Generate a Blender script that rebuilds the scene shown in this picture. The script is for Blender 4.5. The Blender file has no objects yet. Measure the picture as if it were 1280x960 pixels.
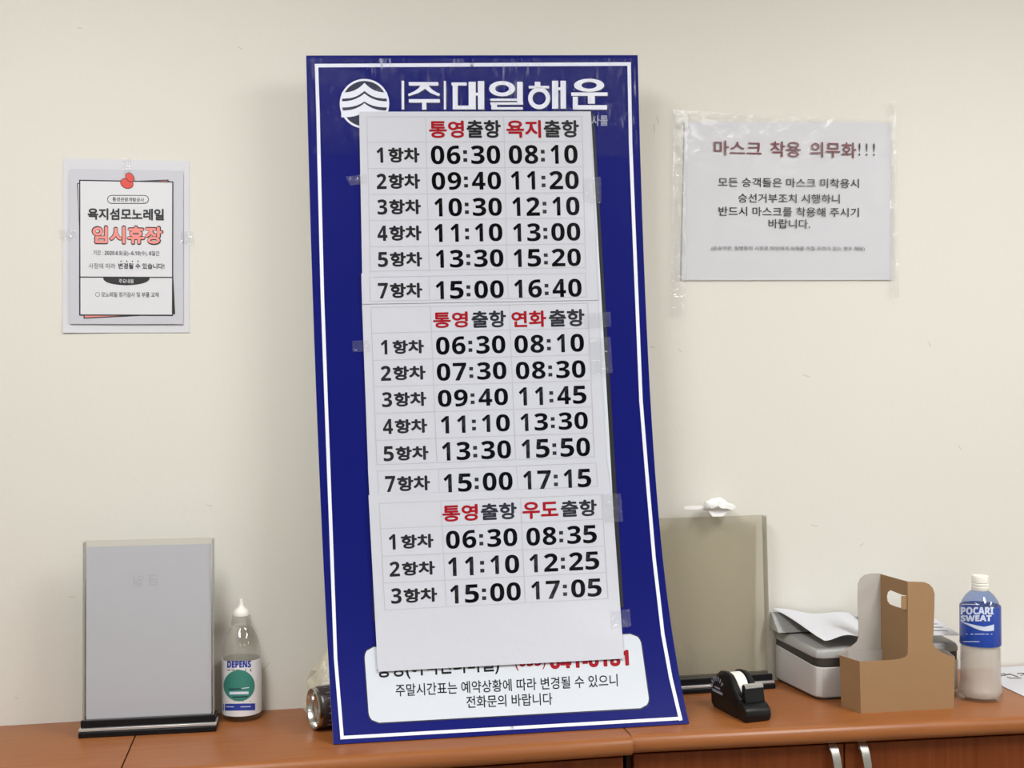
import bpy, bmesh, math, random
from mathutils import Vector, Matrix
random.seed(7)
sc = bpy.context.scene
COL = sc.collection

# ------------------------------------------------------------------ camera
F_PX, YAW, ROLL = 1450.0, math.radians(11.0), math.radians(0.4)
CAM = Vector((0.0, -1.963, 0.537))            # 0.54 m above the cabinet tops
FWD = Vector((math.sin(YAW), math.cos(YAW), 0.0))
r0 = Vector((math.cos(YAW), -math.sin(YAW), 0.0)); u0 = r0.cross(FWD)
RGT = r0*math.cos(ROLL) - u0*math.sin(ROLL)
UPV = r0*math.sin(ROLL) + u0*math.cos(ROLL)
cd = bpy.data.cameras.new('camera'); cam = bpy.data.objects.new('camera', cd); COL.objects.link(cam)
cd.sensor_width = 36.0; cd.lens = 36.0*F_PX/1280.0; cd.clip_start = 0.05
m3 = Matrix((RGT, UPV, -FWD)).transposed()
cam.matrix_world = Matrix.Translation(CAM) @ m3.to_4x4()
sc.camera = cam

# ------------------------------------------------------------------ world, lights, exposure
w = bpy.data.worlds.new('world'); sc.world = w; w.use_nodes = True
w.node_tree.nodes['Background'].inputs[0].default_value = (0.9, 0.95, 1.0, 1)
w.node_tree.nodes['Background'].inputs[1].default_value = 0.3
sc.view_settings.view_transform = 'Standard'; sc.view_settings.look = 'None'
sc.view_settings.gamma = 1.0; sc.view_settings.use_curve_mapping = False
sc.view_settings.exposure = 0.40
sc.cycles.use_denoising = True
sc.cycles.max_bounces = 12; sc.cycles.transparent_max_bounces = 24
CEIL_Z, FLOOR_Z = 1.62, -0.82
LAMPS = [(-0.4, -1.35, 20), (1.35, -1.35, 18.5), (2.9, -2.1, 14.5), (-0.4, -3.9, 6), (1.4, -3.9, 5)]   # x, y, watts
LAMP_W, LAMP_L = 0.3, 1.1
for i, (lx, ly, pw) in enumerate(LAMPS):
    ld = bpy.data.lights.new('ceiling_lamp_light', 'AREA'); ld.shape = 'RECTANGLE'
    ld.size, ld.size_y = LAMP_W, LAMP_L; ld.energy = pw; ld.color = (0.985, 0.995, 1.0)
    lo = bpy.data.objects.new('ceiling_lamp_light', ld); COL.objects.link(lo)
    lo.location = (lx, ly, CEIL_Z-0.075)

# ------------------------------------------------------------------ helpers
def lin(c):
    return tuple(((v/255)/12.92 if v/255 <= 0.04045 else (((v/255)+0.055)/1.055)**2.4) for v in c)

def mat(name, rgb, rough=0.5, metal=0.0, spec=0.5, alpha=1.0, noise=0.0, nscale=20.0, bump=0.0, bscale=60.0,
        trans=0.0, coat=0.0, emit=0.0, stretch=None):
    m = bpy.data.materials.new(name); m.use_nodes = True
    nt = m.node_tree; b = nt.nodes['Principled BSDF']
    c = lin(rgb)
    b.inputs['Base Color'].default_value = (*c, 1); b.inputs['Roughness'].default_value = rough
    b.inputs['Metallic'].default_value = metal; b.inputs['Specular IOR Level'].default_value = spec
    b.inputs['Alpha'].default_value = alpha; b.inputs['Transmission Weight'].default_value = trans
    b.inputs['Coat Weight'].default_value = coat; b.inputs['Coat Roughness'].default_value = 0.08
    if emit:
        b.inputs['Emission Color'].default_value = (*c, 1); b.inputs['Emission Strength'].default_value = emit
    tc = nt.nodes.new('ShaderNodeTexCoord'); mp = nt.nodes.new('ShaderNodeMapping')
    nt.links.new(tc.outputs['Object'], mp.inputs[0])
    if stretch: mp.inputs['Scale'].default_value = stretch
    if noise:
        n = nt.nodes.new('ShaderNodeTexNoise'); n.inputs['Scale'].default_value = nscale; n.inputs['Detail'].default_value = 5
        nt.links.new(mp.outputs[0], n.inputs['Vector'])
        r = nt.nodes.new('ShaderNodeMix'); r.data_type = 'RGBA'
        r.inputs[6].default_value = (*[max(0, v*(1-noise)) for v in c], 1)
        r.inputs[7].default_value = (*[min(1, v*(1+noise)) for v in c], 1)
        nt.links.new(n.outputs['Fac'], r.inputs[0]); nt.links.new(r.outputs[2], b.inputs['Base Color'])
    if bump:
        n = nt.nodes.new('ShaderNodeTexNoise'); n.inputs['Scale'].default_value = bscale; n.inputs['Detail'].default_value = 3
        nt.links.new(mp.outputs[0], n.inputs['Vector'])
        bp = nt.nodes.new('ShaderNodeBump'); bp.inputs['Strength'].default_value = bump; bp.inputs['Distance'].default_value = 0.01
        nt.links.new(n.outputs['Fac'], bp.inputs['Height']); nt.links.new(bp.outputs[0], b.inputs['Normal'])
    return m

def clear(name, tint, gloss=0.1, rough=0.05, bump=0.0, bscale=40.0, stretch=None, haze=0.0, hazecol=(220, 220, 215), bdist=0.01):
    """thin clear plastic: tinted see-through + reflection (+ a little milky haze)"""
    m = bpy.data.materials.new(name); m.use_nodes = True
    nt = m.node_tree; nt.nodes.remove(nt.nodes['Principled BSDF']); out = nt.nodes['Material Output']
    tr = nt.nodes.new('ShaderNodeBsdfTransparent'); tr.inputs[0].default_value = (*lin(tint), 1)
    gl = nt.nodes.new('ShaderNodeBsdfGlossy'); gl.inputs['Roughness'].default_value = rough
    lw = nt.nodes.new('ShaderNodeLayerWeight'); lw.inputs[0].default_value = 0.5
    pw = nt.nodes.new('ShaderNodeMath'); pw.operation = 'POWER'; pw.inputs[1].default_value = 4.0
    nt.links.new(lw.outputs['Facing'], pw.inputs[0])
    ml = nt.nodes.new('ShaderNodeMath'); ml.operation = 'MULTIPLY_ADD'
    ml.inputs[1].default_value = 0.6; ml.inputs[2].default_value = gloss
    nt.links.new(pw.outputs[0], ml.inputs[0])
    mx = nt.nodes.new('ShaderNodeMixShader'); nt.links.new(ml.outputs[0], mx.inputs[0])
    base = tr
    if haze:
        df = nt.nodes.new('ShaderNodeBsdfDiffuse'); df.inputs[0].default_value = (*lin(hazecol), 1)
        h = nt.nodes.new('ShaderNodeMixShader'); h.inputs[0].default_value = haze
        nt.links.new(tr.outputs[0], h.inputs[1]); nt.links.new(df.outputs[0], h.inputs[2]); base = h
    nt.links.new(base.outputs[0], mx.inputs[1]); nt.links.new(gl.outputs[0], mx.inputs[2])
    nt.links.new(mx.outputs[0], out.inputs[0])
    if bump:
        tc = nt.nodes.new('ShaderNodeTexCoord'); mp = nt.nodes.new('ShaderNodeMapping')
        if stretch: mp.inputs['Scale'].default_value = stretch
        nt.links.new(tc.outputs['Object'], mp.inputs[0])
        n = nt.nodes.new('ShaderNodeTexNoise'); n.inputs['Scale'].default_value = bscale; n.inputs['Detail'].default_value = 4
        nt.links.new(mp.outputs[0], n.inputs['Vector'])
        bp = nt.nodes.new('ShaderNodeBump'); bp.inputs['Strength'].default_value = bump; bp.inputs['Distance'].default_value = bdist
        nt.links.new(n.outputs['Fac'], bp.inputs['Height']); nt.links.new(bp.outputs[0], gl.inputs['Normal'])
    return m

def wood(name, rgb, dark, rough, along='x', coat=0.0, spec=0.5):
    m = mat(name, rgb, rough, coat=coat, spec=spec); nt = m.node_tree; b = nt.nodes['Principled BSDF']
    tc = nt.nodes.new('ShaderNodeTexCoord'); mp = nt.nodes.new('ShaderNodeMapping')
    mp.inputs['Scale'].default_value = (1.5, 30, 30) if along == 'x' else (30, 30, 1.5)
    nt.links.new(tc.outputs['Object'], mp.inputs[0])
    n = nt.nodes.new('ShaderNodeTexNoise'); n.inputs['Scale'].default_value = 3; n.inputs['Detail'].default_value = 6; n.inputs['Distortion'].default_value = 0.6
    nt.links.new(mp.outputs[0], n.inputs['Vector'])
    cr = nt.nodes.new('ShaderNodeValToRGB')
    cr.color_ramp.elements[0].position = 0.3; cr.color_ramp.elements[0].color = (*lin(dark), 1)
    cr.color_ramp.elements[1].position = 0.7; cr.color_ramp.elements[1].color = (*lin(rgb), 1)
    nt.links.new(n.outputs['Fac'], cr.inputs[0]); nt.links.new(cr.outputs[0], b.inputs['Base Color'])
    return m

class MB:
    """collects geometry (with material slots) for ONE mesh object"""
    def __init__(s): s.v, s.f, s.mi, s.sm = [], [], [], []
    def add(s, vs, fs, mi=0, smooth=False):
        o = len(s.v); s.v += [tuple(p) for p in vs]
        for f in fs: s.f.append([i+o for i in f]); s.mi.append(mi); s.sm.append(smooth)
    def box(s, x0, x1, y0, y1, z0, z1, mi=0):
        vs = [(x, y, z) for z in (z0, z1) for y in (y0, y1) for x in (x0, x1)]
        s.add(vs, [(0, 2, 3, 1), (4, 5, 7, 6), (0, 1, 5, 4), (2, 6, 7, 3), (0, 4, 6, 2), (1, 3, 7, 5)], mi)
    def prism(s, pts, ext, mi=0, smooth=False):
        """pts: closed 3D polygon, ext: extrusion vector"""
        n = len(pts); e = Vector(ext); a = [Vector(p) for p in pts]; b = [p+e for p in a]
        s.add(a+b, [list(range(n))[::-1], [n+i for i in range(n)]], mi)
        s.add(a+b, [(i, (i+1) % n, n+(i+1) % n, n+i) for i in range(n)], mi, smooth)
    def grid(s, fn, nu, nv, thick=None, mi=0, smooth=True):
        """fn(u,v)->Vector; thick: vector added for the back face (a closed slab) or None"""
        P = [[Vector(fn(i/nu, j/nv)) for i in range(nu+1)] for j in range(nv+1)]
        vs = [p for r in P for p in r]; W = nu+1
        fs = [(j*W+i, j*W+i+1, (j+1)*W+i+1, (j+1)*W+i) for j in range(nv) for i in range(nu)]
        s.add(vs, fs, mi, smooth)
        if thick is not None:
            t = Vector(thick); vb = [p+t for p in vs]
            s.add(vb, [f[::-1] for f in fs], mi, smooth)
            rim = [i for i in range(nu+1)] + [j*W+nu for j in range(1, nv+1)] + [nv*W+i for i in range(nu-1, -1, -1)] + [j*W for j in range(nv-1, 0, -1)]
            n = len(rim); rv = [vs[i] for i in rim]+[vb[i] for i in rim]
            s.add(rv, [(i, n+i, n+(i+1) % n, (i+1) % n) for i in range(n)], mi)
    def lathe(s, prof, c=(0, 0, 0), n=40, axis=None, mi=0, smooth=True, cap=True):
        """prof: [(r,h)], spun about an axis through c (default z)"""
        ax = Vector(axis or (0, 0, 1)).normalized(); a = ax.orthogonal().normalized(); b = ax.cross(a); c = Vector(c)
        vs = [c + ax*h + (a*math.cos(2*math.pi*k/n) + b*math.sin(2*math.pi*k/n))*max(r, 1e-5) for r, h in prof for k in range(n)]
        m = len(prof)
        s.add(vs, [(j*n+k, j*n+(k+1) % n, (j+1)*n+(k+1) % n, (j+1)*n+k) for j in range(m-1) for k in range(n)], mi, smooth)
        if cap: s.add(vs, [list(range(n))[::-1], [(m-1)*n+k for k in range(n)]], mi)
    def tube(s, pts, r, n=10, mi=0):
        pts = [Vector(p) for p in pts]; vs = []
        for i, p in enumerate(pts):
            t = (pts[min(i+1, len(pts)-1)]-pts[max(i-1, 0)]).normalized(); a = t.orthogonal().normalized(); b = t.cross(a)
            vs += [p+(a*math.cos(2*math.pi*k/n)+b*math.sin(2*math.pi*k/n))*r for k in range(n)]
        m = len(pts)
        s.add(vs, [(j*n+k, j*n+(k+1) % n, (j+1)*n+(k+1) % n, (j+1)*n+k) for j in range(m-1) for k in range(n)], mi, True)
        s.add(vs, [list(range(n))[::-1], [(m-1)*n+k for k in range(n)]], mi)
    def build(s, name, mats, parent=None, bevel=0.0, seg=3, weld=True):
        me = bpy.data.meshes.new(name); me.from_pydata(s.v, [], s.f)
        for m in (mats if isinstance(mats, (list, tuple)) else [mats]): me.materials.append(m)
        me.polygons.foreach_set('material_index', s.mi); me.polygons.foreach_set('use_smooth', s.sm)
        if weld:
            bm = bmesh.new(); bm.from_mesh(me); bmesh.ops.remove_doubles(bm, verts=bm.verts, dist=1e-6)
            bmesh.ops.recalc_face_normals(bm, faces=bm.faces); bm.to_mesh(me); bm.free()
        me.set_sharp_from_angle(angle=math.radians(40))
        o = bpy.data.objects.new(name, me); COL.objects.link(o)
        if parent is not None:
            o.parent = parent; o.matrix_parent_inverse = Matrix.Translation(-Vector(parent.location))
        if bevel:
            bv = o.modifiers.new('bevel', 'BEVEL'); bv.width = bevel; bv.segments = seg; bv.limit_method = 'ANGLE'; bv.harden_normals = False
        return o

def tag(o, label, cat, group=None, kind=None):
    if label: o['label'] = label
    if cat: o['category'] = cat
    if group: o['group'] = group
    if kind: o['kind'] = kind
    return o
def thing(name, loc, label, cat, group=None):
    o = bpy.data.objects.new(name, None); COL.objects.link(o); o.location = loc; o.empty_display_size = 0.02
    return tag(o, label, cat, group)

# measured points of the photograph -> points on the real surfaces
def ray(x, y): return FWD*F_PX + RGT*(x-640.0) + UPV*(480.0-y)
def on_y(x, y, Y):
    d = ray(x, y); return CAM + d*((Y-CAM.y)/d.y)
def on_z(x, y, Z=0.0):
    d = ray(x, y); return CAM + d*((Z-CAM.z)/d.z)
def on_cyl(x, y, cx, cy, r):
    d = ray(x, y); ox, oy = CAM.x-cx, CAM.y-cy
    a = d.x**2+d.y**2; b = 2*(ox*d.x+oy*d.y); c = ox*ox+oy*oy-r*r
    q = max(b*b-4*a*c, 0.0); return CAM + d*((-b-math.sqrt(q))/(2*a))

_glyphs = {}
def sans(ch, bold):
    """plain sans-serif numerals and capitals"""
    if ch.isdigit(): return chr((0x1D7EC if bold else 0x1D7E2)+int(ch))
    if 'A' <= ch <= 'Z': return chr((0x1D5D4 if bold else 0x1D5A0)+ord(ch)-65)
    return ch
def clock(text):
    """'06:30' in evenly pitched bold numerals with square colon dots, normalised to its ink box"""
    if ('clock', text) not in _glyphs:
        V, Fc = [], []
        for ch, cx in zip(text, (0.0, 1.0, 1.72, 2.51, 3.49)):
            o = len(V)
            if ch == ':':
                for z in (0.27, 0.79):
                    k = len(V); V += [(cx-.12, z-.12), (cx+.12, z-.12), (cx+.12, z+.12), (cx-.12, z+.12)]; Fc.append([k, k+1, k+2, k+3])
                continue
            vs, fs = glyphs(ch, 0.0051)
            wd, c = (.50, -.05) if ch == '1' else (.84, 0)
            V += [(cx+c+(u-.5)*wd, v*1.225) for u, v in vs]; Fc += [[i+o for i in f] for f in fs]
        x0 = min(v[0] for v in V); x1 = max(v[0] for v in V)
        _glyphs[('clock', text)] = ([((x-x0)/(x1-x0), y/1.225) for x, y in V], Fc)
    return _glyphs[('clock', text)]
def glyphs(text, bold):
    k = (text, bold)
    if k not in _glyphs:
        cu = bpy.data.curves.new('lettering', 'FONT'); cu.body = ''.join(sans(ch, bold >= 0.005) for ch in text); cu.size = 1.0; cu.resolution_u = 3
        ob = bpy.data.objects.new('lettering', cu); COL.objects.link(ob)
        dg = bpy.context.evaluated_depsgraph_get(); dg.update()
        me = bpy.data.meshes.new_from_object(ob.evaluated_get(dg))
        vs = [v.co.xy.copy() for v in me.vertices]; fs = [list(p.vertices) for p in me.polygons]
        bpy.data.objects.remove(ob); bpy.data.curves.remove(cu); bpy.data.meshes.remove(me)
        x0 = min(v.x for v in vs); x1 = max(v.x for v in vs); y0 = min(v.y for v in vs); y1 = max(v.y for v in vs)
        if bold:                            # heavier ink: the same outline pressed a little to every side
            n = len(vs); c = bold*0.75; base, bf = list(vs), list(fs); vs, fs = [], []
            for q, (ox, oy) in enumerate(((c, 0), (-c, 0), (0, c), (0, -c), (c*.7, c*.7), (-c*.7, c*.7), (c*.7, -c*.7), (-c*.7, -c*.7))):
                vs += [Vector((v.x+ox, v.y+oy)) for v in base]; fs += [[i+q*n for i in f] for f in bf]
            x0 -= c; x1 += c; y0 -= c; y1 += c
        _glyphs[k] = ([((v.x-x0)/(x1-x0), (v.y-y0)/(y1-y0)) for v in vs], fs)
    return _glyphs[k]
def write(mb, text, surf, xl, xr, yl, yr, h, bold=0.0, lean=0.0, mi=0, grow=0.0):
    """print TEXT on a surface: its ink runs from (xl,yl) to (xr,yr) along the middle, h high"""
    vs, fs = clock(text) if len(text) == 5 and text[2] == ':' else glyphs(text, bold)
    xl, xr, h = xl-grow, xr+grow, h+2*grow
    P = [surf(xl+(xr-xl)*u - lean*(v-0.5)*h, yl+(yr-yl)*u + (0.5-v)*h) for u, v in vs]
    if bold and (text, bold) in _glyphs:        # the pressed copies lie a hair above one another
        m = max(1, len(P)//8); P = [p+(CAM-p).normalized()*(1.5e-5*(i//m)) for i, p in enumerate(P)]
    mb.add(P, fs, mi)
def stroke(mb, surf, pts, wid, mi=0, n=1):
    """a printed line of width wid through pts"""
    for (ax, ay), (bx, by) in zip(pts[:-1], pts[1:]):
        L = math.hypot(bx-ax, by-ay); nx, ny = -(by-ay)/L*wid/2, (bx-ax)/L*wid/2; ex, ey = (bx-ax)/L*wid/2, (by-ay)/L*wid/2
        ax, ay, bx, by = ax-ex, ay-ey, bx+ex, by+ey
        for i in range(n):
            t0, t1 = i/n, (i+1)/n
            p = lambda t, s: surf(ax+(bx-ax)*t+nx*s, ay+(by-ay)*t+ny*s)
            mb.add([p(t0, -1), p(t1, -1), p(t1, 1), p(t0, 1)], [(0, 1, 2, 3)], mi)
def blob(mb, surf, pts, mi=0):
    mb.add([surf(*p) for p in pts], [list(range(len(pts)))], mi)
def ell(cx, cy, rx, ry, n=32, a0=0.0, a1=2*math.pi, rot=0.0):
    out = []
    for k in range(n):
        a = a0+(a1-a0)*k/(n if abs(a1-a0-2*math.pi) < 1e-6 else n-1)
        x, y = rx*math.cos(a), ry*math.sin(a); out.append((cx+x*math.cos(rot)-y*math.sin(rot), cy+x*math.sin(rot)+y*math.cos(rot)))
    return out
def ring(mb, surf, cx, cy, rx, ry, wid, mi=0, n=40):
    o, i = ell(cx, cy, rx, ry, n), ell(cx, cy, rx-wid, ry-wid, n)
    vs = [surf(*p) for p in o+i]; mb.add(vs, [(k, (k+1) % n, n+(k+1) % n, n+k) for k in range(n)], mi)
def quad_px(q, u, v):
    (ax, ay), (bx, by), (cx, cy), (dx, dy) = q      # TL TR BR BL
    return (ax*(1-u)*(1-v)+bx*u*(1-v)+cx*u*v+dx*(1-u)*v, ay*(1-u)*(1-v)+by*u*(1-v)+cy*u*v+dy*(1-u)*v)

# ------------------------------------------------------------------ materials
M_wall = mat('wall_paint', (220, 218, 210), 0.75, spec=0.2, noise=0.02, nscale=1.6, bump=0.03, bscale=90)
M_scuff = mat('wall_scuff', (196, 190, 176), 0.9)
M_ceil = mat('ceiling_white', (236, 234, 228), 0.9)
M_floor = mat('floor_vinyl', (150, 140, 128), 0.45, noise=0.15, nscale=8)
M_top = wood('worktop_wood', (154, 95, 51), (141, 84, 43), 0.33, 'x', spec=0.4)
M_door = wood('door_wood', (124, 63, 27), (106, 50, 19), 0.5, 'z', spec=0.2)
M_carc = mat('carcass_dark', (58, 30, 18), 0.6)
M_metal = mat('brushed_metal', (205, 205, 203), 0.28, metal=1.0)
M_blue = mat('board_blue', (9, 18, 108), 0.4, spec=0.12, noise=0.05, nscale=6, bump=0.05, bscale=26)
M_foam = mat('foam_edge', (214, 212, 206), 0.8)
M_prwhite = mat('printed_white', (232, 236, 246), 0.4)
M_prblack = mat('printed_black', (20, 21, 26), 0.4)
M_notice = mat('notice_white', (210, 217, 226), 0.4, spec=0.3)
M_logodark = mat('logo_dark', (24, 30, 62), 0.35)
M_grayprint = mat('printed_gray', (150, 155, 175), 0.5)
M_sheet = mat('laminated_sheet', (201, 204, 214), 0.28, spec=0.4, bump=0.12, bscale=22, coat=0.1)
M_ink = mat('ink_black', (27, 27, 31), 0.2, spec=0.5)
M_red = mat('ink_red', (158, 5, 28), 0.45, spec=0.2)
M_gridline = mat('ink_grid', (184, 186, 193), 0.4)
M_tape = clear('clear_tape', (253, 253, 253), 0.025, 0.10, bump=0.6, bscale=60, haze=0.02, hazecol=(225, 228, 240))
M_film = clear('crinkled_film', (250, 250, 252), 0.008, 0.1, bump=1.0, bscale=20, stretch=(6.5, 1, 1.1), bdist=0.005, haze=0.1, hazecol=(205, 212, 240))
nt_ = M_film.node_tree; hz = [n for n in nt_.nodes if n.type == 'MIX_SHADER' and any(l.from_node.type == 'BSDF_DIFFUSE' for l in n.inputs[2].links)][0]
def noise_ramp(scale, st, p0, p1, top):                # highlights on the film's wrinkles, painted in as pale streaks of haze
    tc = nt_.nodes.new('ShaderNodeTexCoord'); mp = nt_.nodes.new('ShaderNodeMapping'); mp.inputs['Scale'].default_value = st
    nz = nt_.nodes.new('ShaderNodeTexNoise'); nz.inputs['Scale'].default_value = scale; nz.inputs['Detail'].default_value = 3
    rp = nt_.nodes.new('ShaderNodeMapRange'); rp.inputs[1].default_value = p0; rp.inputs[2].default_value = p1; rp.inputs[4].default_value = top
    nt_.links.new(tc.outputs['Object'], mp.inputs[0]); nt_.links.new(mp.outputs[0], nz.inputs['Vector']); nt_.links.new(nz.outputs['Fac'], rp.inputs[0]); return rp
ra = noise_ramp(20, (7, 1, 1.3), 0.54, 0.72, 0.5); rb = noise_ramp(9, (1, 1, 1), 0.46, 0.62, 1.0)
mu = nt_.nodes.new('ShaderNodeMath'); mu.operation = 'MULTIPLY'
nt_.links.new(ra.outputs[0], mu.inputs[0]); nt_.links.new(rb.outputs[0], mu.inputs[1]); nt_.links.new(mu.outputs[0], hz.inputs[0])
M_paper = mat('white_paper', (211, 212, 218), 0.6, bump=0.05, bscale=12)
M_papershade = mat('poster_border', (195, 196, 205), 0.5)
M_card = mat('poster_card', (215, 216, 221), 0.5)
M_pink = mat('poster_pink', (233, 140, 133), 0.5)
M_pin = mat('poster_pin_red', (215, 70, 58), 0.5)
M_dkink = mat('poster_ink', (30, 31, 37), 0.5)
M_midink = mat('poster_gray_ink', (98, 98, 106), 0.5)
M_crimson = mat('ink_crimson', (108, 16, 38), 0.5)
M_laminate = clear('laminate_film', (252, 252, 252), 0.02, 0.18, bump=0.35, bscale=26, haze=0.05)
M_acr = clear('clear_acrylic', (253, 253, 252), 0.03, 0.03)
M_acredge = clear('acrylic_edge', (226, 226, 222), 0.3, 0.1, haze=0.4, hazecol=(222, 222, 217))
M_acrgray = clear('grey_acrylic', (250, 249, 246), 0.02, 0.06, bump=0.06, bscale=5, haze=0.05, hazecol=(170, 164, 148))
M_black = mat('black_plastic', (17, 18, 21), 0.42, spec=0.25)
M_blacksoft = mat('black_soft_plastic', (15, 15, 17), 0.36, spec=0.3)
M_silver = mat('silver_strip', (214, 214, 214), 0.3, metal=0.6)
M_inpaper = mat('paper_behind_acrylic', (191, 193, 203), 0.6)
M_faint = mat('show_through', (178, 180, 190), 0.6)
M_pet = clear('clear_bottle', (250, 249, 247), 0.05, 0.04, bump=0.10, bscale=30)
M_gel = clear('clear_gel', (247, 246, 243), 0.03, 0.08)
M_capw = mat('white_cap', (236, 234, 226), 0.4)
M_capclear = clear('clear_cap', (247, 247, 245), 0.1, 0.08, haze=0.15, hazecol=(230, 230, 225))
M_lab = mat('white_label', (226, 226, 228), 0.35)
M_labblue = mat('label_blue', (40, 62, 160), 0.35)
M_teal = mat('label_teal', (58, 132, 118), 0.4)
M_pblue = mat('drink_label_blue', (22, 62, 160), 0.3, coat=0.3)
M_pbluecl = clear('blue_clear_bottle', (212, 224, 248), 0.08, 0.05, bump=0.1, bscale=30, haze=0.15, hazecol=(110, 140, 205))
M_pale = mat('label_pale', (214, 224, 244), 0.4)
M_drink = clear('cloudy_drink', (246, 245, 243), 0.0, 0.3, haze=0.5, hazecol=(236, 232, 228))
M_kraft = mat('kraft_card', (158, 124, 88), 0.75, noise=0.05, nscale=30)
M_kraftin = mat('white_lined_card', (186, 180, 174), 0.75)
M_print = mat('printer_gray', (196, 195, 194), 0.42, noise=0.01)
M_printlid = mat('printer_lid_gray', (170, 170, 168), 0.4)
M_printdark = mat('printer_band', (60, 58, 54), 0.4)
M_bag = mat('crinkled_bag', (206, 200, 180), 0.35, spec=0.6, bump=0.5, bscale=45)
M_tissue = mat('white_tissue', (240, 240, 240), 0.7)
M_can = mat('can_dark', (40, 28, 30), 0.3, spec=0.6)
M_alu = mat('bare_aluminium', (200, 198, 194), 0.2, metal=1.0)
M_lampw = mat('lamp_diffuser', (255, 250, 242), 0.5, emit=3.0)
M_lampf = mat('lamp_frame', (235, 235, 232), 0.4)
M_winf = mat('window_frame_white', (225, 226, 228), 0.4)
M_winlit = mat('window_daylight', (176, 200, 255), 0.3, emit=1.7)

# ------------------------------------------------------------------ the room
XL, XR, YR = -2.4, 3.4, -5.2
def slab(name, x0, x1, y0, y1, z0, z1, m):
    b = MB(); b.box(x0, x1, y0, y1, z0, z1); o = b.build(name, m); o['kind'] = 'structure'; return o
wb = MB(); wb.box(XL-.1, XR+.1, 0, 0.1, FLOOR_Z-.1, CEIL_Z+.1)
sw = lambda x, y: on_y(x, y, -0.0003)
for (x, y, l, a) in [(333, 833, 6, -0.9), (822, 150, 5, 1.4), (1008, 470, 4, 0.3), (1162, 430, 3, 1.2), (90, 746, 3, 0.2), (262, 632, 3, .4),
                     (818, 160, 5, 1.5), (815, 434, 3, 0.1), (1018, 657, 4, .2), (1077, 681, 3, -.5), (850, 438, 3, .7), (300, 60, 3, .5), (1200, 560, 3, 1.0), (21, 873, 2, .3), (100, 35, 3, .2)]:
    stroke(wb, sw, [(x-l*math.cos(a), y-l*math.sin(a)), (x+l*math.cos(a), y+l*math.sin(a))], 0.9, 1)
o = wb.build('wall_back', [M_wall, M_scuff]); o['kind'] = 'structure'
slab('wall_left', XL-.1, XL, YR, 0, FLOOR_Z-.1, CEIL_Z+.1, M_wall)
slab('wall_right', XR, XR+.1, YR, 0, FLOOR_Z-.1, CEIL_Z+.1, M_wall)
slab('wall_rear', XL-.1, XR+.1, YR-.1, YR, FLOOR_Z-.1, CEIL_Z+.1, M_wall)
slab('floor', XL-.1, XR+.1, YR-.1, 0.1, FLOOR_Z-.1, FLOOR_Z, M_floor)
slab('ceiling', XL-.1, XR+.1, YR-.1, 0.1, CEIL_Z, CEIL_Z+.1, M_ceil)
# the daylit window in the wall behind the photographer (seen only as a cool gleam on the sheets)
b = MB(); W0, W1, Z0, Z1 = 0.72, 1.5, 0.82, 1.14
b.box(W0-.05, W1+.05, YR, YR+.05, Z0-.05, Z0); b.box(W0-.05, W1+.05, YR, YR+.05, Z1, Z1+.05)
b.box(W0-.05, W0, YR, YR+.05, Z0, Z1); b.box(W1, W1+.05, YR, YR+.05, Z0, Z1); b.box((W0+W1)/2-.02, (W0+W1)/2+.02, YR, YR+.05, Z0, Z1)
win = b.build('window_1', M_winf); win['kind'] = 'structure'
b = MB(); b.box(W0, W1, YR+.005, YR+.015, Z0, Z1); b.build('window_pane', M_winlit, win)
# ceiling lamps
for i, (lx, ly, pw) in enumerate(LAMPS):
    t = thing('ceiling_lamp', (lx, ly, CEIL_Z), ['strip ceiling lamp near the photographer, to the left', 'strip ceiling lamp near the photographer, above the cardboard carrier', 'strip ceiling lamp near the right wall',
              'strip ceiling lamp far behind the photographer, to the left', 'strip ceiling lamp far behind the photographer, to the right'][i], 'lamp', 'strip lamps on the ceiling')
    b = MB(); b.box(lx-LAMP_W/2-.02, lx+LAMP_W/2+.02, ly-LAMP_L/2-.02, ly+LAMP_L/2+.02, CEIL_Z-.03, CEIL_Z); b.build('lamp_housing', M_lampf, t, 0.005)
    b = MB(); b.box(lx-LAMP_W/2, lx+LAMP_W/2, ly-LAMP_L/2, ly+LAMP_L/2, CEIL_Z-.06, CEIL_Z-.03); b.build('lamp_diffuser', M_lampw, t)

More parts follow.
